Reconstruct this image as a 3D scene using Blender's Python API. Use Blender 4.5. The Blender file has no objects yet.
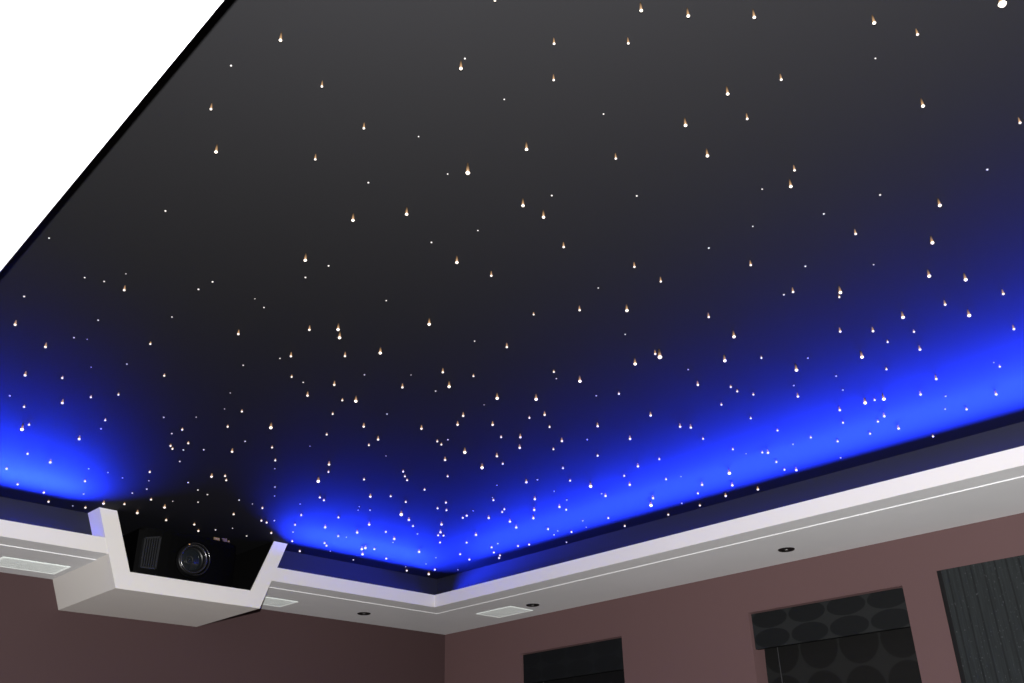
import bpy, bmesh, math, random
from mathutils import Vector, Matrix
random.seed(3)
sc = bpy.context.scene
col = sc.collection

# ------------------------------------------------------------------ survey of the room
EYE = 1.4                                   # camera height above the floor
YAW, PITCH, ROLL, FPX = 0.7912, 0.4664, -0.0241, 949.2
XW, YW = 3.865, 4.445                       # window wall, projector wall
OL, OF, OC = 0.454, 0.5716, 0.4625          # offsets from the wall: lip, fascia face, dark band
ZS, ZB, ZT, ZC = 0.9985, 1.002, 1.065, 1.183 # soffit, fascia underside, fascia top, star ceiling (above the eye)
XL, YN = -1.3, -2.4                         # wall and room end behind the camera
YI = -1.5                                   # soffit edge behind the camera

def basis():
    cy, sy, cp, sp = math.cos(YAW), math.sin(YAW), math.cos(PITCH), math.sin(PITCH)
    f = Vector((sy*cp, cy*cp, sp)); r = Vector((cy, -sy, 0)); u = r.cross(f)
    c, s = math.cos(ROLL), math.sin(ROLL)
    return c*r + s*u, -s*r + c*u, f
RV, UV, FV = basis()
def ray(x, y): return FV + RV*(x-512)/FPX - UV*(y-341.5)/FPX
def onz(x, y, z):
    d = ray(x, y); d = d*(z/d.z); return Vector((d.x, d.y, d.z+EYE))
def ony(x, y, Y):
    d = ray(x, y); d = d*(Y/d.y); return Vector((d.x, d.y, d.z+EYE))
def onx(x, y, X):
    d = ray(x, y); d = d*(X/d.x); return Vector((d.x, d.y, d.z+EYE))

# ------------------------------------------------------------------ materials
def mat(name, colr, rough=0.6, spec=0.5, metal=0.0, bump=None, emit=None, strength=0.0, var=None, coat=0.0, drough=0.0, sheen=0.0):
    m = bpy.data.materials.new(name); m.use_nodes = True
    nt = m.node_tree; b = nt.nodes['Principled BSDF']
    b.inputs['Base Color'].default_value = (*colr, 1)
    b.inputs['Roughness'].default_value = rough
    b.inputs['Specular IOR Level'].default_value = spec
    b.inputs['Metallic'].default_value = metal
    b.inputs['Coat Weight'].default_value = coat
    b.inputs['Diffuse Roughness'].default_value = drough; b.inputs['Sheen Weight'].default_value = sheen; b.inputs['Sheen Roughness'].default_value = .4
    if emit:
        b.inputs['Emission Color'].default_value = (*emit, 1)
        b.inputs['Emission Strength'].default_value = strength
    if bump or var:
        tc = nt.nodes.new('ShaderNodeTexCoord')
    if bump:
        sc_, st, dist = bump
        n = nt.nodes.new('ShaderNodeTexNoise'); n.inputs['Scale'].default_value = sc_; n.inputs['Detail'].default_value = 4
        bp = nt.nodes.new('ShaderNodeBump'); bp.inputs['Strength'].default_value = st; bp.inputs['Distance'].default_value = dist
        nt.links.new(tc.outputs['Object'], n.inputs['Vector'])
        nt.links.new(n.outputs['Fac'], bp.inputs['Height']); nt.links.new(bp.outputs['Normal'], b.inputs['Normal'])
    if var:
        vs, amt = var
        n = nt.nodes.new('ShaderNodeTexNoise'); n.inputs['Scale'].default_value = vs; n.inputs['Detail'].default_value = 3
        mx = nt.nodes.new('ShaderNodeMix'); mx.data_type = 'RGBA'
        mx.inputs[6].default_value = (*[c*(1-amt) for c in colr], 1); mx.inputs[7].default_value = (*[min(1, c*(1+amt)) for c in colr], 1)
        nt.links.new(tc.outputs['Object'], n.inputs['Vector']); nt.links.new(n.outputs['Fac'], mx.inputs[0])
        nt.links.new(mx.outputs[2], b.inputs['Base Color'])
    return m

M = {}
M['white'] = mat('white_paint', (.80, .775, .745), .55, .3, bump=(60, .08, .002), var=(3, .02), drough=.2)
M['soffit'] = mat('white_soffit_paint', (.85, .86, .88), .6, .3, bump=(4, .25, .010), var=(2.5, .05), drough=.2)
M['black'] = mat('black_ceiling_paint', (.0108, .0108, .0122), .75, .12, bump=(40, .1, .001), var=(1.5, .04))
M['band'] = mat('black_band_paint', (.020, .021, .026), .6, .2, var=(3, .05))
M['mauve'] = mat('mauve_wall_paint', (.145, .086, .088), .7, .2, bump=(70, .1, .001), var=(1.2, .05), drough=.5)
M['mauve_dimmed'] = mat('mauve_back_wall_dimmed', (.084, .050, .052), .7, .2, bump=(70, .1, .001), var=(1.2, .05))  # mauve darkened to even out flash brightness between back and window walls
M['carpet'] = mat('dark_carpet', (.12, .11, .10), .95, .1, bump=(300, .6, .004), var=(40, .15))
M['lining'] = mat('black_felt_lining', (.004, .004, .004), .95, .05)
M['proj'] = mat('projector_black_gloss', (.0012, .0012, .0014), .6, .06)
M['grille'] = mat('projector_grille_grey', (.020, .021, .023), .45, .4)
M['ringm'] = mat('lens_ring_metal', (.16, .16, .165), .2, .5, metal=.9)
M['barrel'] = mat('lens_barrel_black', (.008, .008, .009), .35, .5)
M['glass'] = mat('lens_glass', (.012, .015, .017), .15, .6, coat=.3)
M['badge'] = mat('badge_gold', (.55, .38, .22), .35, .5, metal=.6)
M['badge2'] = mat('badge_bronze', (.20, .14, .14), .4, .5, metal=.4)
M['speaker'] = mat('speaker_frame_white', (.88, .95, .93), .45, .5, drough=1.0, sheen=.6)
M['speaker_g'] = mat('speaker_grille_pale', (.88, .96, .95), .5, .5, bump=(250, .8, .004), drough=1.0, sheen=.8)
M['bezel'] = mat('downlight_black', (.006, .006, .006), .5, .3)
M['lamp'] = mat('downlight_lamp_glass', (.16, .16, .16), .15, .6)
M['frame'] = mat('window_frame_white', (.7, .7, .7), .4)
M['pane'] = mat('night_window_glass', (.01, .012, .02), .05, .5)
M['cord'] = mat('blind_cord_grey', (.045, .045, .048), .8)
M['fab_edge'] = mat('black_edge_binding', (.006, .006, .007), .7, .2)
M['led'] = mat('blue_led', (.01, .02, .2), .5, .2, emit=(.010, .034, 1.0), strength=1.0)
M['led_back'] = mat('led_profile', (.02, .02, .02), .5)
M['tip'] = mat('star_tip_glow', (.25, .25, .25), .3, emit=(1.0, .86, .76), strength=1.1)
M['tip_big'] = mat('star_tip_bright_glow', (.25, .25, .25), .3, emit=(1.0, .86, .72), strength=2.2)
M['tip_dim'] = mat('star_tip_dim_glow', (.25, .25, .25), .3, emit=(1.0, .88, .82), strength=.6)
M['stub'] = mat('star_fibre_glow', (.03, .02, .01), .4, emit=(1.0, .56, .27), strength=.40)
M['amber'] = mat('amber_reflection_glow', (.6, .3, .1), .3, emit=(1, .55, .3), strength=.9)
# the fibre glows most near its cut end
_nt = M['stub'].node_tree; _tc = _nt.nodes.new('ShaderNodeTexCoord'); _sp = _nt.nodes.new('ShaderNodeSeparateXYZ'); _mr = _nt.nodes.new('ShaderNodeMapRange')
_mr.inputs['From Min'].default_value = .001; _mr.inputs['From Max'].default_value = .016; _mr.inputs['To Min'].default_value = .60; _mr.inputs['To Max'].default_value = .04
_nt.links.new(_tc.outputs['Object'], _sp.inputs[0]); _nt.links.new(_sp.outputs[2], _mr.inputs['Value']); _nt.links.new(_mr.outputs[0], _nt.nodes['Principled BSDF'].inputs['Emission Strength'])
LED_STRENGTH = 12.0
M['led'].node_tree.nodes['Principled BSDF'].inputs['Emission Strength'].default_value = LED_STRENGTH
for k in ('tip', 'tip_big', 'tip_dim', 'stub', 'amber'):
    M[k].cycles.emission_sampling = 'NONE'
M['led'].cycles.emission_sampling = 'FRONT'

def oval_fabric(name, pw, ph, oy, oz, dark, light):
    """Dark ovals in a square grid on a slightly lighter ground (object y / z coordinates)."""
    m = bpy.data.materials.new(name); m.use_nodes = True; nt = m.node_tree; b = nt.nodes['Principled BSDF']
    b.inputs['Roughness'].default_value = .75; b.inputs['Specular IOR Level'].default_value = .15
    tc = nt.nodes.new('ShaderNodeTexCoord'); sp = nt.nodes.new('ShaderNodeSeparateXYZ')
    nt.links.new(tc.outputs['Object'], sp.inputs[0])
    def mth(op, a, v=None, v2=None):
        n = nt.nodes.new('ShaderNodeMath'); n.operation = op
        for i, q in enumerate((a, v, v2)):
            if q is None: continue
            if isinstance(q, (int, float)): n.inputs[i].default_value = q
            else: nt.links.new(q, n.inputs[i])
        return n.outputs[0]
    def cell(o, off, p):
        return mth('SUBTRACT', mth('FRACT', mth('DIVIDE', mth('ADD', o, 50*p-off), p)), .5)
    u = cell(sp.outputs[1], oy, pw); v = cell(sp.outputs[2], oz, ph)
    d = mth('SQRT', mth('ADD', mth('MULTIPLY', u, u), mth('MULTIPLY', v, v)))
    r = nt.nodes.new('ShaderNodeMapRange'); r.inputs['From Min'].default_value = .465; r.inputs['From Max'].default_value = .49
    nt.links.new(d, r.inputs['Value'])
    mx = nt.nodes.new('ShaderNodeMix'); mx.data_type = 'RGBA'
    mx.inputs[6].default_value = (*dark, 1); mx.inputs[7].default_value = (*light, 1)
    nt.links.new(r.outputs[0], mx.inputs[0]); nt.links.new(mx.outputs[2], b.inputs['Base Color'])
    n = nt.nodes.new('ShaderNodeTexNoise'); n.inputs['Scale'].default_value = 400
    bp = nt.nodes.new('ShaderNodeBump'); bp.inputs['Strength'].default_value = .3; bp.inputs['Distance'].default_value = .001
    nt.links.new(tc.outputs['Object'], n.inputs['Vector']); nt.links.new(n.outputs['Fac'], bp.inputs['Height']); nt.links.new(bp.outputs['Normal'], b.inputs['Normal'])
    return m

def stripe_fabric(name):
    """Charcoal weave with irregular darker vertical stripes and light flecks."""
    m = bpy.data.materials.new(name); m.use_nodes = True; nt = m.node_tree; b = nt.nodes['Principled BSDF']
    b.inputs['Roughness'].default_value = .8; b.inputs['Specular IOR Level'].default_value = .2
    tc = nt.nodes.new('ShaderNodeTexCoord')
    def noise(scale_vec, scale, detail):
        mp = nt.nodes.new('ShaderNodeMapping'); mp.inputs['Scale'].default_value = scale_vec
        n = nt.nodes.new('ShaderNodeTexNoise'); n.inputs['Scale'].default_value = scale; n.inputs['Detail'].default_value = detail
        nt.links.new(tc.outputs['Object'], mp.inputs[0]); nt.links.new(mp.outputs[0], n.inputs['Vector']); return n.outputs['Fac']
    w = nt.nodes.new('ShaderNodeTexWave'); w.wave_type = 'BANDS'; w.bands_direction = 'Y'; w.wave_profile = 'SIN'
    w.inputs['Scale'].default_value = 7.0; w.inputs['Distortion'].default_value = .8; w.inputs['Detail'].default_value = 1
    mp = nt.nodes.new('ShaderNodeMapping'); mp.inputs['Scale'].default_value = (1, 1, .05)
    nt.links.new(tc.outputs['Object'], mp.inputs[0]); nt.links.new(mp.outputs[0], w.inputs['Vector'])
    r = nt.nodes.new('ShaderNodeValToRGB'); r.color_ramp.elements[0].position = 0; r.color_ramp.elements[0].color = (.012, .014, .015, 1)
    r.color_ramp.elements[1].position = .10; r.color_ramp.elements[1].color = (.022, .026, .028, 1)
    nt.links.new(w.outputs['Fac'], r.inputs[0])
    mx = nt.nodes.new('ShaderNodeMix'); mx.data_type = 'RGBA'; mx.blend_type = 'MULTIPLY'; mx.inputs[0].default_value = 1
    r2 = nt.nodes.new('ShaderNodeMapRange'); r2.inputs['To Min'].default_value = .45; r2.inputs['To Max'].default_value = 1.5
    nt.links.new(noise((1, 60, 3), 3, 3), r2.inputs['Value'])
    nt.links.new(r.outputs[0], mx.inputs[6]); nt.links.new(r2.outputs[0], mx.inputs[7])
    mx2 = nt.nodes.new('ShaderNodeMix'); mx2.data_type = 'RGBA'; mx2.inputs[7].default_value = (.06, .065, .07, 1)
    r3 = nt.nodes.new('ShaderNodeMapRange'); r3.inputs['From Min'].default_value = .68; r3.inputs['From Max'].default_value = .76
    nt.links.new(noise((1, 1, .6), 160, 1), r3.inputs['Value'])
    nt.links.new(r3.outputs[0], mx2.inputs[0]); nt.links.new(mx.outputs[2], mx2.inputs[6]); nt.links.new(mx2.outputs[2], b.inputs['Base Color'])
    return m

# ------------------------------------------------------------------ mesh helpers
def link(name, bm, material, parent=None, smooth=False, bevel=0):
    me = bpy.data.meshes.new(name)
    if bevel: bmesh.ops.bevel(bm, geom=[e for e in bm.edges], offset=bevel, segments=2, affect='EDGES', profile=.5)
    bmesh.ops.recalc_face_normals(bm, faces=bm.faces)
    bm.to_mesh(me); bm.free()
    mats = material if isinstance(material, (list, tuple)) else [material]
    for q in mats: me.materials.append(q)
    for f in me.polygons: f.use_smooth = smooth
    o = bpy.data.objects.new(name, me); col.objects.link(o)
    if parent:
        o.parent = parent; o.matrix_parent_inverse = Matrix.Translation(-parent.location)
    return o
def box(bm, x0, x1, y0, y1, z0, z1):
    """Axis-aligned box; z measured above the eye."""
    z0 += EYE; z1 += EYE
    v = [bm.verts.new(c) for c in ((x0,y0,z0),(x1,y0,z0),(x1,y1,z0),(x0,y1,z0),(x0,y0,z1),(x1,y0,z1),(x1,y1,z1),(x0,y1,z1))]
    for f in ((0,3,2,1),(4,5,6,7),(0,1,5,4),(1,2,6,5),(2,3,7,6),(3,0,4,7)): bm.faces.new([v[i] for i in f])
def prism_z(bm, pts, z0, z1):
    z0 += EYE; z1 += EYE
    a = [bm.verts.new((p[0], p[1], z0)) for p in pts]; b = [bm.verts.new((p[0], p[1], z1)) for p in pts]
    bm.faces.new(a[::-1]); bm.faces.new(b); n = len(pts)
    for i in range(n): bm.faces.new((a[i], a[(i+1) % n], b[(i+1) % n], b[i]))
def prism_y(bm, pts, y0, y1):
    """pts are (x, z above eye) outline, extruded along y."""
    a = [bm.verts.new((p[0], y0, p[1]+EYE)) for p in pts]; b = [bm.verts.new((p[0], y1, p[1]+EYE)) for p in pts]
    bm.faces.new(a); bm.faces.new(b[::-1]); n = len(pts)
    for i in range(n): bm.faces.new((a[i], b[i], b[(i+1) % n], a[(i+1) % n]))
def lathe(bm, profile, centre, axis='Z', seg=32, closed=False):
    """profile: (radius, distance along axis) pairs; open ends are capped when radius > 0."""
    rings = []
    for r, h in profile:
        ring = []
        if r < 1e-6:
            p = {'Z': (0, 0, h), 'Y': (0, h, 0)}[axis]
            ring = [bm.verts.new(Vector(centre)+Vector(p))]
        else:
            for i in range(seg):
                t = 2*math.pi*i/seg; c, s = r*math.cos(t), r*math.sin(t)
                p = {'Z': (c, s, h), 'Y': (c, h, s)}[axis]
                ring.append(bm.verts.new(Vector(centre)+Vector(p)))
        rings.append(ring)
    for a, b in zip(rings, rings[1:]+rings[:1] if closed else rings[1:]):
        for i in range(seg):
            j = (i+1) % seg
            if len(a) == 1 and len(b) == 1: continue
            if len(a) == 1: bm.faces.new((a[0], b[j], b[i]))
            elif len(b) == 1: bm.faces.new((a[i], a[j], b[0]))
            else: bm.faces.new((a[i], a[j], b[j], b[i]))
    for q in (rings[0], rings[-1]):
        if len(q) > 1 and not closed: bm.faces.new(q)
def thing(name, label, cat, loc, group=None):
    o = bpy.data.objects.new(name, None); col.objects.link(o); o.location = loc
    o.empty_display_size = .05
    o['label'] = label; o['category'] = cat
    if group: o['group'] = group
    return o
def tag(o, label, cat, group=None):
    o['label'] = label; o['category'] = cat
    if group: o['group'] = group
    return o
def struct(name, bm, m, label=None, **k):
    o = link(name, bm, m, **k); o['kind'] = 'structure'
    if label: o['label'] = label
    return o

# ------------------------------------------------------------------ room shell
TOP = ZC + .12
bm = bmesh.new(); box(bm, XL-.2, XW+.2, YN-.2, YW+.2, -EYE-.1, -EYE); struct('floor', bm, M['carpet'])
# star ceiling: runs out over the cove to the dark band, and into the projector recess
bm = bmesh.new(); box(bm, XL, XW, YN, YW, ZC, TOP); struct('ceiling', bm, M['black'])
bm = bmesh.new(); box(bm, XL-.2, XW+.2, YW, YW+.15, -EYE, TOP); struct('wall_back', bm, M['mauve_dimmed'])
bm = bmesh.new(); box(bm, XL-.15, XL, YN, YW, -EYE, TOP); struct('wall_left', bm, M['mauve'])
bm = bmesh.new(); box(bm, XL-.15, XW+.2, YN-.15, YN, -EYE, TOP); struct('wall_front', bm, M['mauve'])
# window wall with two recessed openings
WIN = [(3.098, 3.812, -.45, .811), (1.632, 2.358, -.45, .813)]
WT = .16
bm = bmesh.new()
ys = sorted({YN, YW, *[w[0] for w in WIN], *[w[1] for w in WIN]})
for a, b in zip(ys, ys[1:]):
    w = [q for q in WIN if q[0] <= a and b <= q[1]]
    if w:
        box(bm, XW, XW+WT, a, b, -EYE, w[0][2]); box(bm, XW, XW+WT, a, b, w[0][3], TOP)
    else: box(bm, XW, XW+WT, a, b, -EYE, TOP)
bmesh.ops.remove_doubles(bm, verts=bm.verts, dist=1e-5)
inner = [f for f in bm.faces if all(any(g is not f and set(g.verts) == set(f.verts) for g in e.link_faces) for e in f.edges)]
bmesh.ops.delete(bm, geom=inner, context='FACES')
struct('wall_right', bm, M['mauve'])
for i, (a, b, z0, z1) in enumerate(WIN):
    bm = bmesh.new(); t = .045; x0, x1 = XW+.115, XW+.15
    box(bm, x0, x1, a, b, z0, z0+t); box(bm, x0, x1, a, b, z1-t, z1); box(bm, x0, x1, a, a+t, z0+t, z1-t); box(bm, x0, x1, b-t, b, z0+t, z1-t)
    m_ = (a+b)/2; box(bm, x0, x1, m_-t/2, m_+t/2, z0+t, z1-t)
    w = struct(f'window_{i+1}', bm, M['frame'])
    bm = bmesh.new(); box(bm, x0+.012, x0+.02, a+t, b-t, z0+t, z1-t); link('pane', bm, M['pane'], w)

# ------------------------------------------------------------------ dropped border, fascia, dark band
def xle(y): return .4005 + .0385*(y-.927)          # inner edge of the border over the camera
XI, YB = XW-OF, YW-OF                               # fascia faces
GL, GR = 1.578, 2.287                               # gap in the border taken by the projector box
GLs, GRs = 1.600, 2.268
LIPX, LIPY = XW-OL, YW-OL
bm = bmesh.new()                                     # soffit boards
e = .1176
zt_ = 1.02
box(bm, LIPX, XW, YI, YW, ZS, zt_)
box(bm, xle(LIPY)-e, GLs, LIPY, YW, ZS, zt_); box(bm, GRs, LIPX, LIPY, YW, ZS, zt_)
prism_z(bm, [(XL, YI), (xle(YI)-e, YI), (xle(LIPY)-e, LIPY), (xle(LIPY)-e, YW), (XL, YW)], ZS, zt_)
box(bm, XL, XW, YN, YI, ZS, zt_)
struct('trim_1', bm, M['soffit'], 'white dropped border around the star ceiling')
bm = bmesh.new()                                     # fascia with its underside strip
th = .02
box(bm, XI, XI+th, YI, YB+th, ZB, ZT); box(bm, XI+th, LIPX, YI, LIPY, ZB, zt_)
for a, b in ((xle(YB), GL), (GR, XI)):
    box(bm, a, b, YB, YB+th, ZB, ZT)
for a, b in ((xle(YB), GL), (GR, XI+th)):
    box(bm, a, b, YB+th, LIPY, ZB, zt_)
prism_z(bm, [(xle(YI)-th, YI), (xle(YI), YI), (xle(YB+th), YB+th), (xle(YB+th)-th, YB+th)], ZB, ZT)
prism_z(bm, [(xle(YI)-e, YI), (xle(YI)-th, YI), (xle(LIPY)-th, LIPY), (xle(LIPY)-e, LIPY)], ZB, zt_)
box(bm, xle(YI), XI, YI-th, YI, ZB, ZT)
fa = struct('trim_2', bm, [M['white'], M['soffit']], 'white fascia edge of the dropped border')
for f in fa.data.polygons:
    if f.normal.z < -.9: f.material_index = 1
bm = bmesh.new()                                     # dark band between border and ceiling
bt = .012
XB_, YB_ = XW-OC, YW-OC
box(bm, XB_, XB_+bt, YI, YB_+bt, zt_, ZC)
box(bm, xle(YB)-.1, 1.545, YB_, YB_+bt, zt_, ZC); box(bm, 2.33, XB_, YB_, YB_+bt, zt_, ZC)
prism_z(bm, [(xle(YI)-.112, YI), (xle(YI)-.1, YI), (xle(YB_)-.1, YB_), (xle(YB_)-.112, YB_)], zt_, ZC)
box(bm, xle(YI)-.1, XB_, YI-.112, YI-.1, zt_, ZC)
ct = .004  # unseen black lining added behind the fascia to stop blue bounce onto the band
box(bm, XI+th, XI+th+ct, YI, YB+th, zt_+ct, ZT); box(bm, XI+th, XB_, YI, YB_, zt_, zt_+ct)
for a, b in ((xle(YB)+.03, GL), (GR, XI+th)):
    box(bm, a, b, YB+th, YB+th+ct, zt_+ct, ZT); box(bm, a, b, YB+th, YB_, zt_, zt_+ct)
struct('trim_3', bm, M['band'], 'black painted upstand between the white border and the star ceiling')

# blue LED strips lying against the dark band, emitting face towards the room
LZ0, LZ1 = 1.036, 1.0615
LED_W = 95.0                                 # watts per metre of strip
def led(name, p0, p1, nrm, label, turn=0, spread=116, dens=1.0):
    p0, p1 = Vector(p0), Vector(p1); n = Vector(nrm)
    bm = bmesh.new(); k = max(1, int((p1-p0).length/.4))
    A = []
    for i in range(k+1):
        q = p0.lerp(p1, i/k)
        A.append([bm.verts.new((q.x+n.x*d, q.y+n.y*d, z+EYE)) for d, z in ((.008, LZ0), (.008, LZ1), (0, LZ1), (0, LZ0))])
    for a, b in zip(A, A[1:]):
        for j in range(4):
            f = bm.faces.new((a[j], a[(j+1) % 4], b[(j+1) % 4], b[j])); f.material_index = 0 if j == 0 else 1
    bm.faces.new(A[0]).material_index = 1; bm.faces.new(A[-1]).material_index = 1
    # unseen flange added above the diodes to cut off their steep rays
    v = []
    for q in (p0, p1):
        v.append([bm.verts.new((q.x+n.x*d, q.y+n.y*d, z+EYE)) for d, z in ((.016, LZ1+.001), (.016, LZ1+.003), (0, LZ1+.003), (0, LZ1+.001))])
    for j in range(4): bm.faces.new((v[0][j], v[0][(j+1) % 4], v[1][(j+1) % 4], v[1][j])).material_index = 1
    bm.faces.new(v[0]).material_index = 1; bm.faces.new(v[1]).material_index = 1
    o = link(name, bm, [M['led'], M['led_back']])
    total = (p1-p0).length; k = 1 if not turn else max(2, round(total/.1))
    zax = -(Matrix.Rotation(math.radians(turn), 3, 'Z') @ n); xax = Vector((0, 0, 1)).cross(zax)
    mw = Matrix((xax, Vector((0, 0, 1)), zax)).transposed().to_4x4()
    la = bpy.data.lights.new('led_light', 'AREA'); la.shape = 'RECTANGLE'; la.size = total/k*.9
    la.size_y = LZ1-LZ0; la.color = (.010, .034, 1.0); la.energy = LED_W*dens*total/k; la.spread = math.radians(spread)
    for i in range(k):                          # turned strips are short modules, each facing along the same slant
        lo = bpy.data.objects.new('led_light', la); col.objects.link(lo)
        mid = p0.lerp(p1, (i+.5)/k); g = .0095+abs(math.sin(math.radians(turn)))*la.size/2
        lo.matrix_world = Matrix.Translation((mid.x+n.x*g, mid.y+n.y*g, (LZ0+LZ1)/2+EYE)) @ mw
    return tag(o, label, 'light strip', 'blue light strips in the ceiling cove')
led('led_strip', (XB_, YI+.1, 0), (XB_, YB_-.12, 0), (-1, 0, 0), 'blue glowing strip light behind the white fascia over the windows')
led('led_strip', (xle(YB)+.02, YB_, 0), (1.45, YB_, 0), (0, -1, 0), 'blue glowing strip light behind the fascia, left of the projector box', -18, 98, 1.25)
led('led_strip', (2.41, YB_, 0), (XB_-.14, YB_, 0), (0, -1, 0), 'blue glowing strip light in the cove between projector box and corner', 3, 108, 1.5)

# ------------------------------------------------------------------ projector box
YF = YB-.002
BZ, IZ = .8705, .943
pod = thing('projector_box', 'white open-topped boxed recess holding the black projector, built into the ceiling border', 'projector housing', (1.93, YW, BZ+EYE))
outer = [(1.480, ZC), (1.602, BZ), (2.265, BZ), (2.379, ZC)]
innr = [(2.307, ZC), (2.211, IZ), (1.650, IZ), (1.555, ZC)]
bm = bmesh.new()
# U shaped shell, front to dark band at full height
prism_y(bm, outer+innr, YF, YB_+.0)
link('frame', bm, M['white'], pod)
bm = bmesh.new()
cz = 1.02
def lerpx(a, b, z): return a[0]+(b[0]-a[0])*(z-a[1])/(b[1]-a[1])
ol_ = lerpx(outer[0], outer[1], cz); or_ = lerpx(outer[3], outer[2], cz); il_ = lerpx(innr[3], innr[2], cz); ir_ = lerpx(innr[0], innr[1], cz)
prism_y(bm, [(ol_, cz), (1.602, BZ), (2.265, BZ), (or_, cz), (ir_, cz), (2.211, IZ), (1.650, IZ), (il_, cz)], YB_, YW)
link('body', bm, M['white'], pod)
bm = bmesh.new(); li = .004; y0 = YF+.004; ybk = YW-.012
prism_y(bm, [(1.555, ZC-.0005), (1.650, IZ), (2.211, IZ), (2.307, ZC-.0005), (2.307-li, ZC-.0005), (2.211-li, IZ+li), (1.650+li, IZ+li), (1.555+li, ZC-.0005)], y0, ybk)
prism_y(bm, [(1.545, ZC-.0005), (1.645, IZ), (2.216, IZ), (2.315, ZC-.0005)], ybk, ybk+.008)
link('lining', bm, M['lining'], pod)

# ------------------------------------------------------------------ projector
PY = 3.932
lc = ony(194.2, 560, PY-.03)
LX, LZ = lc.x-.004, lc.z-EYE+.004
proj = thing('projector', 'black home cinema projector with round glass lens, sitting in the white ceiling recess', 'projector', (1.93, PY+.2, IZ+.004+EYE))
PX0, PX1, PZ0, PZ1 = 1.700, 2.165, .962, 1.160
bm = bmesh.new()
# casing: front face bowed, rounded edges
N = 14; front = []
for i in range(N+1):
    t = i/N; x = PX0+(PX1-PX0)*t
    front.append((x, PY+.030*(abs(2*t-1)**2.5)))
prism_z(bm, front+[(PX1, PY+.42), (PX0, PY+.42)], PZ0, PZ1)
ed = [e for e in bm.edges if abs(e.verts[0].co.z-e.verts[1].co.z) < 1e-5]
bmesh.ops.bevel(bm, geom=ed, offset=.012, segments=3, affect='EDGES', profile=.5)
casing = link('casing', bm, M['proj'], proj, smooth=False)
# front seam line panel around the lens
bm = bmesh.new(); lathe(bm, [(.080, -.002), (.080, .012), (.070, .012), (.066, -.002), (.070, -.004), (.078, -.004)], (LX+.012, PY-.002, LZ+EYE), 'Y', 40, True)
link('lens_surround', bm, M['proj'], proj, smooth=True)
# intake grille at the far side of the front
g = [ony(*q, PY-.004) for q in ((145.5, 538), (160.6, 537), (155.3, 568.5), (141, 567))]
def quad_bar(bm, a, b, w, d):
    a, b = Vector(a), Vector(b); t = (b-a).normalized(); n = Vector((-t.z, 0, t.x))*w/2; dy = Vector((0, d, 0))
    v = [bm.verts.new(p) for p in (a-n, a+n, b+n, b-n, a-n+dy, a+n+dy, b+n+dy, b-n+dy)]
    for f in ((0,1,2,3),(7,6,5,4),(0,4,5,1),(1,5,6,2),(2,6,7,3),(3,7,4,0)): bm.faces.new([v[i] for i in f])
bm = bmesh.new()
for a, b in ((0, 1), (2, 3), (3, 0)): quad_bar(bm, g[a], g[b], .007, .02)
quad_bar(bm, g[1], g[2], .009, .02)
gr = link('grille_frame', bm, M['grille'], proj)
bm = bmesh.new()
for t in (.2, .36, .52, .68, .84):
    a = g[0].lerp(g[1], t); b = g[3].lerp(g[2], t); quad_bar(bm, a+Vector((0, .004, 0)), b+Vector((0, .004, 0)), .0045, .014)
link('slats', bm, M['grille'], gr)
# lens barrel, rings, glass
def LP(y): return (LX, y, LZ+EYE)
bm = bmesh.new(); lathe(bm, [(.066, .03), (.066, -.014), (.062, -.018), (.056, -.016), (.056, .03)], LP(PY-.006), 'Y', 48, True)
ba = link('lens_barrel', bm, M['barrel'], proj, smooth=True)
bm = bmesh.new(); lathe(bm, [(.0625, -.018), (.0645, -.024), (.0625, -.031), (.0575, -.031), (.054, -.024), (.0555, -.018)], LP(PY-.006), 'Y', 48, True)
link('front_ring', bm, M['ringm'], ba, smooth=True)
bm = bmesh.new(); lathe(bm, [(.0705, .0), (.0725, -.006), (.0705, -.010), (.0675, -.008), (.0675, .0)], (LX+.017, PY-.004, LZ+.006+EYE), 'Y', 48, True)
link('rear_ring', bm, M['ringm'], ba, smooth=True)
bm = bmesh.new(); lathe(bm, [(.055, -.012), (.050, -.010), (.036, .002), (.034, .006)], LP(PY-.006), 'Y', 48, True)
link('inner_cone', bm, M['barrel'], ba, smooth=True)
bm = bmesh.new(); lathe(bm, [(.017, .004), (.019, -.001), (.016, -.003), (.013, .001)], (LX-.016, PY-.025, LZ-.006+EYE), 'Y', 32, True)
lathe(bm, [(0, -.002), (.005, 0), (0, .002)], (LX-.018, PY-.024, LZ-.007+EYE), 'Y', 12)
link('inner_lens_reflection', bm, M['grille'], ba, smooth=True)  # ring and dot modelled in place of the inner lens's reflection
bm = bmesh.new()
pr = [(.0, -.018)]
for i in range(1, 9): t = i/8; pr.append((.052*t, -.018+.010*t*t))
lathe(bm, pr, LP(PY-.004), 'Y', 40)
link('lens_glass', bm, M['glass'], ba, smooth=True)
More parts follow.
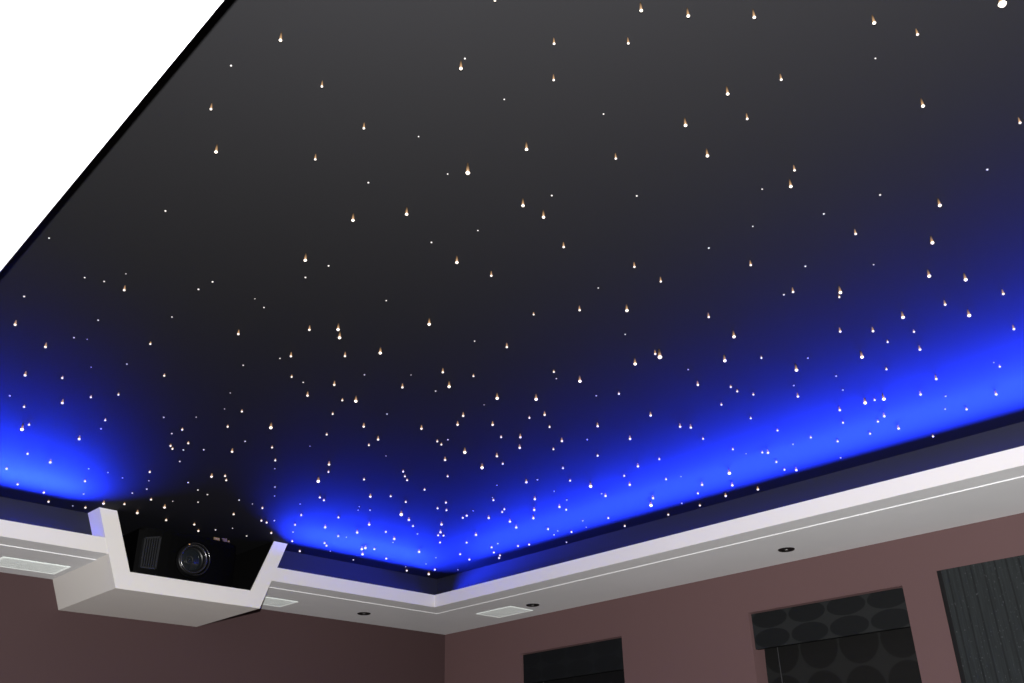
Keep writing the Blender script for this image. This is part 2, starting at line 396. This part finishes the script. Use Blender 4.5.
# small gold badge near the top edge (unreadable at this distance) and a glowing bead standing in for the amber reflection above the lens
def plate(pxs, y, m, name):
    bm = bmesh.new(); p = [ony(*q, y) for q in pxs]
    a = [bm.verts.new(q) for q in p]; b = [bm.verts.new(q+Vector((0, .006, 0))) for q in p]
    bm.faces.new(a); bm.faces.new(b[::-1])
    for i in range(len(p)): bm.faces.new((a[i], b[i], b[(i+1) % len(p)], a[(i+1) % len(p)]))
    return link(name, bm, m, proj)
dy_ = .4
plate([(214, 536.6+dy_), (219.6, 537.6+dy_), (220, 540.2+dy_), (214.4, 539+dy_)], PY-.004, M['badge'], 'badge')
plate([(222, 537.6+dy_), (227, 538.2+dy_), (227.2, 541.4+dy_), (224, 541+dy_)], PY-.004, M['badge2'], 'badge')
plate([(228, 540+dy_), (229.6, 540.2+dy_), (229.6, 541.8+dy_), (228, 541.6+dy_)], PY-.004, M['badge'], 'badge')
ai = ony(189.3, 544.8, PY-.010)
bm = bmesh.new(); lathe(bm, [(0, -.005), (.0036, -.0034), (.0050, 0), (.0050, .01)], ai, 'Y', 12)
link('amber_reflection', bm, M['amber'], proj, smooth=True)
for x in (PX0+.05, PX1-.05):
    for y in (PY+.06, PY+.36):
        bm = bmesh.new(); lathe(bm, [(.016, 0), (.018, .006), (.014, PZ0-IZ-.003)], (x, y, IZ+.004+EYE), 'Z', 20)
        link('foot', bm, M['barrel'], proj, smooth=True)

# ------------------------------------------------------------------ ceiling speakers and downlights in the border
def speaker(x0, x1, y0, y1, label):
    cx, cy = (x0+x1)/2, (y0+y1)/2
    t = thing('ceiling_speaker', label, 'speaker', (cx, cy, ZS+EYE), 'rectangular speakers in the white border')
    bm = bmesh.new(); w = .012; z0, z1 = ZS-.0030, ZS
    box(bm, x0, x1, y0, y0+w, z0, z1); box(bm, x0, x1, y1-w, y1, z0, z1); box(bm, x0, x0+w, y0+w, y1-w, z0, z1); box(bm, x1-w, x1, y0+w, y1-w, z0, z1)
    link('speaker_frame', bm, M['speaker'], t)
    bm = bmesh.new(); box(bm, x0+w, x1-w, y0+w, y1-w, ZS-.0025, ZS)
    link('grille', bm, M['speaker_g'], t)
speaker(1.245, 1.517, 4.165, 4.338, 'pale rectangular ceiling speaker left of the projector box')
speaker(2.385, 2.655, 4.175, 4.338, 'pale rectangular ceiling speaker half hidden behind the right side of the projector box')
speaker(3.568, 3.743, 3.588, 3.852, 'pale rectangular ceiling speaker near the room corner above the first window')
def downlight(px, label):
    c = onz(*px, ZS)
    t = thing('downlight', label, 'ceiling light', c, 'small black downlights in the white border')
    bm = bmesh.new(); lathe(bm, [(.022, 0), (.024, -.0035), (.033, -.0035), (.0355, 0)], c, 'Z', 32, True)
    link('bezel', bm, M['bezel'], t, smooth=True)
    bm = bmesh.new(); lathe(bm, [(0, -.0012), (.0225, -.0008), (.0225, 0)], c, 'Z', 24)
    la = link('reflector', bm, M['bezel'], t)
    bm = bmesh.new(); lathe(bm, [(0, -.0045), (.006, -.0040), (.0085, -.001)], c, 'Z', 16)
    link('lamp', bm, M['lamp'], t, smooth=True)
downlight((364.0, 613.4), 'small unlit black downlight between the projector box and the room corner')
downlight((532.7, 604.9), 'small unlit black downlight beside the speaker near the room corner')
downlight((786.3, 549.4), 'small unlit black downlight in the border above the oval-patterned blind')

# ------------------------------------------------------------------ blinds and striped panel
FD, FL = (.0085, .0095, .0105), (.0190, .0205, .0215)
QS, QT = onx(845.6, 605.0, XW+.012), onx(883.7, 661.7, XW+.068)
PS = .085
BD, BL = (.0075, .0075, .0075), (.0145, .015, .015)
M['oval_short'] = oval_fabric('oval_print_pelmet', .184, PS, QS.y-.092, QS.z-PS/2, FD, FL)
M['oval_tall'] = oval_fabric('oval_print_blind', .184, .184, QT.y, QT.z, BD, BL)
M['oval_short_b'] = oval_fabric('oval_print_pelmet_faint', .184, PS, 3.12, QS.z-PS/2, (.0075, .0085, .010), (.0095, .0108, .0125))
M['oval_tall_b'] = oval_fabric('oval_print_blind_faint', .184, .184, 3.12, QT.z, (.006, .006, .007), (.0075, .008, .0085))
def blind(w, zp, mp, mb, label, cord_px):
    a, b, z0, z1 = w
    t = thing('roman_blind', label, 'window blind', (XW+.05, (a+b)/2, z1+EYE), 'dark blinds in the window recesses')
    bm = bmesh.new(); box(bm, XW+.012, XW+.034, a+.006, b-.007, zp, z1-.006)
    link('pelmet', bm, mp, t)
    bm = bmesh.new()                                # blind cloth, gently folded
    n = 26; zb, zt = z0+.04, z1-.02; fr = []
    xs = XW+.068
    rows = []
    for i in range(n+1):
        z = zb+(zt-zb)*i/n; dx = .004*math.sin(i/n*math.pi*7)
        rows.append([bm.verts.new((xs+dx+d, y, z+EYE)) for d, y in ((0, a+.008), (0, b-.016), (.004, b-.016), (.004, a+.008))])
    for r0, r1 in zip(rows, rows[1:]):
        for j in range(4): bm.faces.new((r0[j], r0[(j+1) % 4], r1[(j+1) % 4], r1[j]))
    bm.faces.new(rows[0]); bm.faces.new(rows[-1])
    link('blind_cloth', bm, mb, t, smooth=False)
    bm = bmesh.new(); box(bm, xs-.004, xs+.010, a+.008, b-.016, zb-.02, zb+.004); link('bottom_bar', bm, M['fab_edge'], t)
    for px in cord_px:
        q = onx(*px, XW+.058)
        bm = bmesh.new(); lathe(bm, [(.0022, -.9), (.0022, 0)], (q.x, q.y, zt+EYE), 'Z', 8)
        link('cord', bm, M['cord'], t, smooth=True)
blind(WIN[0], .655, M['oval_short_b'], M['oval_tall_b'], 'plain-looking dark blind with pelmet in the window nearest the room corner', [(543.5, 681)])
blind(WIN[1], .654, M['oval_short'], M['oval_tall'], 'dark oval-patterned blind with pelmet in the recess beside the striped panel', [(780.5, 670)])
bm = bmesh.new(); PA, PB, PT = .30, 1.478, .841
pn = thing('fabric_panel', 'large charcoal striped fabric panel fixed flat on the mauve wall, cut by picture edge', 'wall panel', (XW, (PA+PB)/2, -.6+EYE))
box(bm, XW-.016, XW-.001, PA+.012, PB-.018, -.6, PT)
link('fabric', bm, stripe_fabric('striped_charcoal_fabric'), pn)
for a, b in ((PB-.018, PB), (PA, PA+.012)):
    bm = bmesh.new(); box(bm, XW-.017, XW-.001, a, b, -.6, PT)
    link('edge_binding', bm, M['fab_edge'], pn, bevel=.002)

# ------------------------------------------------------------------ star lights (fibre ends in the ceiling)
S = 6.827; T = 5.12
CAT = {
(0,250,S): [(165,317,3),(103,510,4),(578,188,2),(711,214,2),(860,163,1),(848,274,4),(670,479,2),(505,598,2),(595,609,1),(310,662,4)],
(0,350,S): [(171,173,4),(425,192,3),(622,117,1),(866,96,2),(67,312,2),(164,389,3),(425,362,4),(620,323,3),(808,306,3),(150,542,5),(198,511,3),(718,480,3),(690,537,2),(540,608,4)],
(0,430,S): [(188,163,3),(343,221,4),(45,265,3),(606,264,1),(737,290,1),(120,371,3),(580,350,3),(299,427,3),(571,436,2),(331,490,3),(497,518,1),(583,530,3),(707,502,4)],
(150,250,S): [(427,217,3),(331,268,3),(716,333,1),(778,392,2),(150,457,2),(603,574,4),(2,642,3)],
(150,350,S): [(97,176,3),(636,104,2),(887,57,2),(962,43,4),(967,184,3),(548,293,1),(509,402,1),(94,459,2),(315,458,1),(627,420,3),(220,544,3),(149,570,2),(530,524,3),(825,530,5),(649,623,2),(261,637,3),(140,655,3),(153,675,3),(833,666,3),(228,682,2),(367,680,2)],
(120,440,S): [(765,80,4),(408,146,2),(203,219,3),(197,278,1),(466,290,2),(625,250,4),(717,246,3),(725,275,3),(183,335,2),(84,362,2),(532,341,2),(597,372,2),(533,424,2),(212,407,3),(30,438,3),(118,498,4),(360,418,1),(304,460,4),(315,547,3),(507,577,3),(535,621,3),(813,410,2),(904,436,1),(776,507,3),(972,465,3),(965,551,3),(1001,564,3),(768,602,1),(865,655,2),(652,613,2),(17,258,1)],
(150,430,S): [(855,208,3),(852,264,1),(853,389,2),(850,450,1)],
(220,470,S): [(371,345,2),(350,430,3),(512,375,3),(499,423,2),(493,486,3),(545,554,3),(547,232,1)],
(300,350,S): [(307,42,4),(548,20,5),(22,221,2),(234,238,4),(440,169,2),(51,311,4),(289,344,3),(381,349,5),(223,437,3),(699,255,4),(758,170,1),(975,152,4),(926,280,2),(1018,250,5),(594,437,2),(435,523,4),(182,578,3),(533,611,4),(470,650,3),(68,656,1),(829,537,4),(937,624,3),(965,646,3),(1010,612,2)],
(300,430,S): [(198,236,4),(194,287,3),(125,350,5),(587,177,1),(437,338,3),(704,284,3),(716,317,3),(731,343,3),(135,461,3),(163,480,3),(480,455,4),(619,453,3),(850,408,3),(990,205,4),(1008,317,3),(722,492,3),(996,496,3),(939,535,3),(1000,548,3),(478,547,2),(405,523,1),(397,547,1),(8,581,3),(262,597,3),(691,577,5),(743,614,4),(771,656,3),(472,646,4),(172,664,4),(966,645,4)],
(300,500,S): [(390,222,4),(586,218,3),(802,231,2),(261,247,3),(317,253,1),(643,266,4),(635,289,1),(168,294,3),(181,312,3),(207,349,1),(422,335,4),(447,327,4),(508,335,3),(427,370,4),(364,408,2),(589,400,3),(722,455,1),(729,482,3),(813,354,4),(959,220,4),(943,241,3),(980,243,3),(956,290,3),(928,393,1),(860,436,1),(921,475,3),(879,506,4)],
(300,250,S): [(36,70,5),(37,187,3),(195,108,3),(589,345,2),(64,545,4),(260,543,5),(270,599,5),(882,507,5)],
(450,250,S): [(47,85,5),(282,176,4),(1012,259,2),(885,411,4),(571,441,3),(168,622,2),(388,663,4)],
(600,250,S): [(235,115,4),(415,215,4),(184,413,5),(172,576,2),(742,458,4),(915,592,5)],
(750,250,S): [(5,103,4),(378,111,3),(844,100,2),(231,305,3),(294,287,4),(617,290,5),(610,322,3),(616,557,4),(840,554,4),(940,629,3)],
(874,250,S): [(377,178,5),(626,203,5),(883,300,4),(486,373,4),(650,447,5),(198,460,5),(273,559,3),(955,540,4),(314,680,4)],
(874,350,S): [(425,198,4),(318,304,4),(489,315,2),(486,403,2),(632,405,3),(818,85,1),(859,114,3),(834,303,4),(67,335,5),(70,452,4),(27,489,3),(168,536,4),(403,590,3),(85,132,3)],
(750,350,S): [(78,55,3),(395,55,2),(765,48,5),(317,137,5),(588,178,2),(299,242,2),(327,318,4),(23,305,3),(634,273,2),(613,411,4),(786,361,5),(635,497,3),(5,467,3),(188,550,3),(415,597,3),(598,624,3),(820,572,3),(293,643,2),(851,342,3)],
(450,350,S): [(160,179,3),(709,150,3),(726,195,2),(887,213,5),(322,330,5),(588,336,5),(232,374,1),(998,312,2),(90,450,4),(52,510,4),(291,511,4),(646,443,4),(542,464,3),(680,526,3),(349,595,3),(480,596,4),(764,622,4),(937,611,2),(1008,520,4),(476,668,4),(706,678,3)],
(450,440,S): [(101,84,5),(320,111,4),(360,163,3),(219,189,5),(1008,108,3),(771,193,3),(597,271,2),(521,289,4),(820,278,3),(320,309,1),(960,316,5),(711,350,1),(579,404,4),(290,393,1),(296,411,3),(797,409,2),(747,457,4),(793,476,3),(371,473,3),(356,492,3),(575,478,4),(158,483,1),(114,517,3),(87,532,3),(264,533,4),(569,534,4),(409,557,4),(452,597,4),(906,551,2),(930,595,1),(669,608,3),(735,620,1),(710,647,2),(829,628,3),(177,648,4)],
(600,350,S): [(377,27,4),(409,48,6),(240,95,5),(602,133,2),(852,73,5),(668,238,4),(129,300,3),(893,253,3),(937,283,3),(829,374,3),(346,447,4),(547,524,4),(620,530,4),(205,607,4),(704,607,3),(907,678,3)],
(600,440,S): [(259,180,4),(405,131,3),(165,245,3),(203,306,4),(451,268,3),(553,249,1),(883,227,5),(697,306,4),(903,309,4),(668,364,3),(11,366,2),(38,382,4),(362,397,4),(348,446,5),(858,382,4),(558,431,2),(682,447,3),(466,510,3),(56,533,3),(169,587,3),(997,93,1)],
(750,420,S): [(84,222,3),(123,224,4),(180,287,3),(235,340,3),(316,342,4),(618,257,2),(54,474,4)],
(420,500,S): [(318,291,3),(489,323,3),(531,297,2),(274,370,3),(337,406,3),(504,358,3),(546,378,3),(540,396,3),(669,314,3),(745,304,3),(1000,288,2),(259,476,1)],
(150,0,T): [(668,206,5),(415,336,3),(312,559,4),(880,443,4)],
(350,0,T): [(742,3,4),(588,300,3),(568,351,5),(790,509,2),(71,657,4)],
(550,0,T): [(467,54,5),(708,82,5),(21,224,4),(401,222,4),(19,410,4),(274,584,2),(910,481,5),(694,642,5),(1010,609,4)],
(750,0,T): [(22,89,5),(636,118,5),(858,177,4),(642,299,2),(160,408,4),(886,543,5)],
(824,0,T): [(913,20,7),(1004,629,4)],
(0,125,T): [(251,579,2),(847,440,3)],
(150,125,T): [(338,138,5),(846,176,4)],
(350,125,T): [(351,59,2),(94,295,3),(500,251,2),(603,245,6),(904,125,5),(15,488,5),(290,457,5),(886,413,5),(991,472,5),(417,601,3),(655,540,2)],
(550,125,T): [(337,172,4),(806,158,5),(444,363,3),(9,361,3),(70,625,4),(813,630,3)],
(750,125,T): [(228,232,4),(209,315,5),(62,328,2),(666,358,3),(378,455,3),(14,519,2),(541,558,4)],
(824,125,T): [(593,412,5),(555,603,5),(836,228,3)],
}
stars = []
for (ox, oy, s), pts in CAT.items():
    for x, y, c in pts:
        X, Y = ox+x/s, oy+y/s
        if all((X-a)**2+(Y-b)**2 > 2.2 for a, b, _ in stars): stars.append((X, Y, c))
DIA = {1: 1.15, 2: 1.6, 3: 2.0, 4: 2.5, 5: 3.2, 6: 4.3, 7: 7.0}      # apparent size, turned into a real size by the distance
STUB = {1: .001, 2: .002, 3: .007, 4: .013, 5: .018, 6: .024, 7: .012}
def star_geo(X, Y, c):
    L = STUB[c]; p = onz(X, Y, ZC-L)
    d = (p-Vector((0, 0, EYE))).length
    return p, .5*DIA[c]*d/FPX, L
stars.sort(key=lambda q: -q[2]*1000-q[1]/1000)
main, rest = stars[:300], stars[300:]
# names for the place of each star, from what stands below it in the room
COLS = [(100, 'left of the projector box'), (200, 'over the projector box left half'), (290, 'over the projector box right half'), (370, 'just right of the projector box'),
        (435, 'just left of the room corner'), (500, 'just right of the room corner'), (570, 'over the second speaker'), (640, 'over the first window'),
        (720, 'right of the first window'), (790, 'over the third downlight'), (860, 'over the patterned blind'), (930, 'right of the patterned blind'), (1100, 'over the striped panel')]
ROWS = [(60, 'topmost ceiling'), (120, 'upper ceiling'), (200, 'high black ceiling'), (275, 'middle black ceiling'), (340, 'dusky ceiling'), (395, 'dim ceiling'), (440, 'lower ceiling'), (480, 'low ceiling'), (515, 'deep low ceiling'), (700, 'ceiling edge')]
SIZE = {1: 'faint', 2: 'faint', 3: 'small', 4: 'bright', 5: 'large', 6: 'large', 7: 'large'}
ORD = ['first', 'second', 'third', 'fourth', 'fifth', 'sixth', 'seventh', 'eighth', 'ninth', 'tenth', 'eleventh', 'twelfth']
NUM = ['one', 'two', 'three', 'four', 'five', 'six', 'seven', 'eight', 'nine', 'ten', 'eleven', 'twelve']
cells = {}
for q in main:
    cw = next(w for lim, w in COLS if q[0] < lim); rw = next(w for lim, w in ROWS if q[1] < lim)
    cells.setdefault((SIZE[q[2]], rw, cw), []).append(q)
labels = {}
for (sz, rw, cw), qs in cells.items():
    qs.sort()
    for i, q in enumerate(qs):
        if len(qs) == 1: labels[q] = f'{sz} star light in {rw} {cw}'
        else: labels[q] = f'{sz} star light in {rw} {cw}, {ORD[i]} of {NUM[len(qs)-1]}'
labels[next(q for q in main if q[2] == 7)] = 'largest golden glaring star light at the far top right of the ceiling'
labels[next(q for q in main if q[2] == 6 and q[1] < 250)] = 'large star light with longest golden tail in high black ceiling'

def tip_profile(r): return [(0, -r*.9), (r*.45, -r*.78), (r*.8, -r*.42), (r, 0), (r*.8, r*.35), (0, r*.5)]
def shaft_profile(r, L): return [(r*.34, L), (r*.6, L*.5), (r*.82, r*.25)]
proto = {}
def proto_mesh(kind, m, prof, seg):
    bm = bmesh.new(); lathe(bm, prof, (0, 0, 0), 'Z', seg)
    bmesh.ops.recalc_face_normals(bm, faces=bm.faces)
    me = bpy.data.meshes.new(kind); bm.to_mesh(me); bm.free(); me.materials.append(m)
    for f in me.polygons: f.use_smooth = True
    return me
for q in main:
    X, Y, c = q; p, r, L = star_geo(X, Y, c)
    key = (c, round(r*4000))
    if key not in proto:
        rr = round(r*4000)/4000
        tm = M['tip_big'] if c >= 5 else M['tip_dim'] if c <= 1 else M['tip']
        proto[key] = (proto_mesh('star_light', tm, tip_profile(rr), 12), proto_mesh('fibre_stub', M['stub'], shaft_profile(rr, L), 10) if c >= 3 else None)
    a, b = proto[key]
    o = bpy.data.objects.new('star_light', a); o.location = p; col.objects.link(o)
    tag(o, labels[q], 'star light', 'fibre-optic star lights on the black ceiling')
    if b:
        ch = bpy.data.objects.new('fibre_stub', b); ch.parent = o; col.objects.link(ch)
bm = bmesh.new()
for X, Y, c in rest:
    p, r, L = star_geo(X, Y, c); lathe(bm, tip_profile(r), p, 'Z', 8)
if rest:
    o = link('faint_star_lights', bm, M['tip_dim'], smooth=True); o['kind'] = 'stuff'
    tag(o, 'faintest tiny star lights scattered between the brighter ones on the ceiling', 'star light')
print('STARS', len(stars), len(rest), 'dup labels', len(labels)-len(set(labels.values())), 'long', max(len(l.split()) for l in labels.values()))

# ------------------------------------------------------------------ light: the camera's flash
fl = bpy.data.lights.new('camera_flash', 'SPOT'); fl.energy = 620; fl.color = (1.0, .98, .95)
fl.spot_size = math.radians(125); fl.spot_blend = .35; fl.shadow_soft_size = .012
fo = bpy.data.objects.new('camera_flash', fl); col.objects.link(fo)
R3 = Matrix((RV, UV, -FV)).transposed()
fo.matrix_world = Matrix.Translation(Vector((0, 0, EYE))+UV*.115-RV*.01) @ R3.to_4x4()
w = bpy.data.worlds.new('world'); sc.world = w; w.use_nodes = True
w.node_tree.nodes['Background'].inputs[0].default_value = (0, 0, 0, 1)

cam = bpy.data.cameras.new('camera'); cam.sensor_width = 36; cam.lens = 36*FPX/1024; cam.clip_start = .01
co = bpy.data.objects.new('camera', cam); col.objects.link(co)
co.matrix_world = Matrix.Translation((0, 0, EYE)) @ R3.to_4x4()
sc.camera = co
vs = sc.view_settings; vs.view_transform = 'Standard'; vs.look = 'None'; vs.gamma = 1; vs.exposure = 0; vs.use_curve_mapping = False
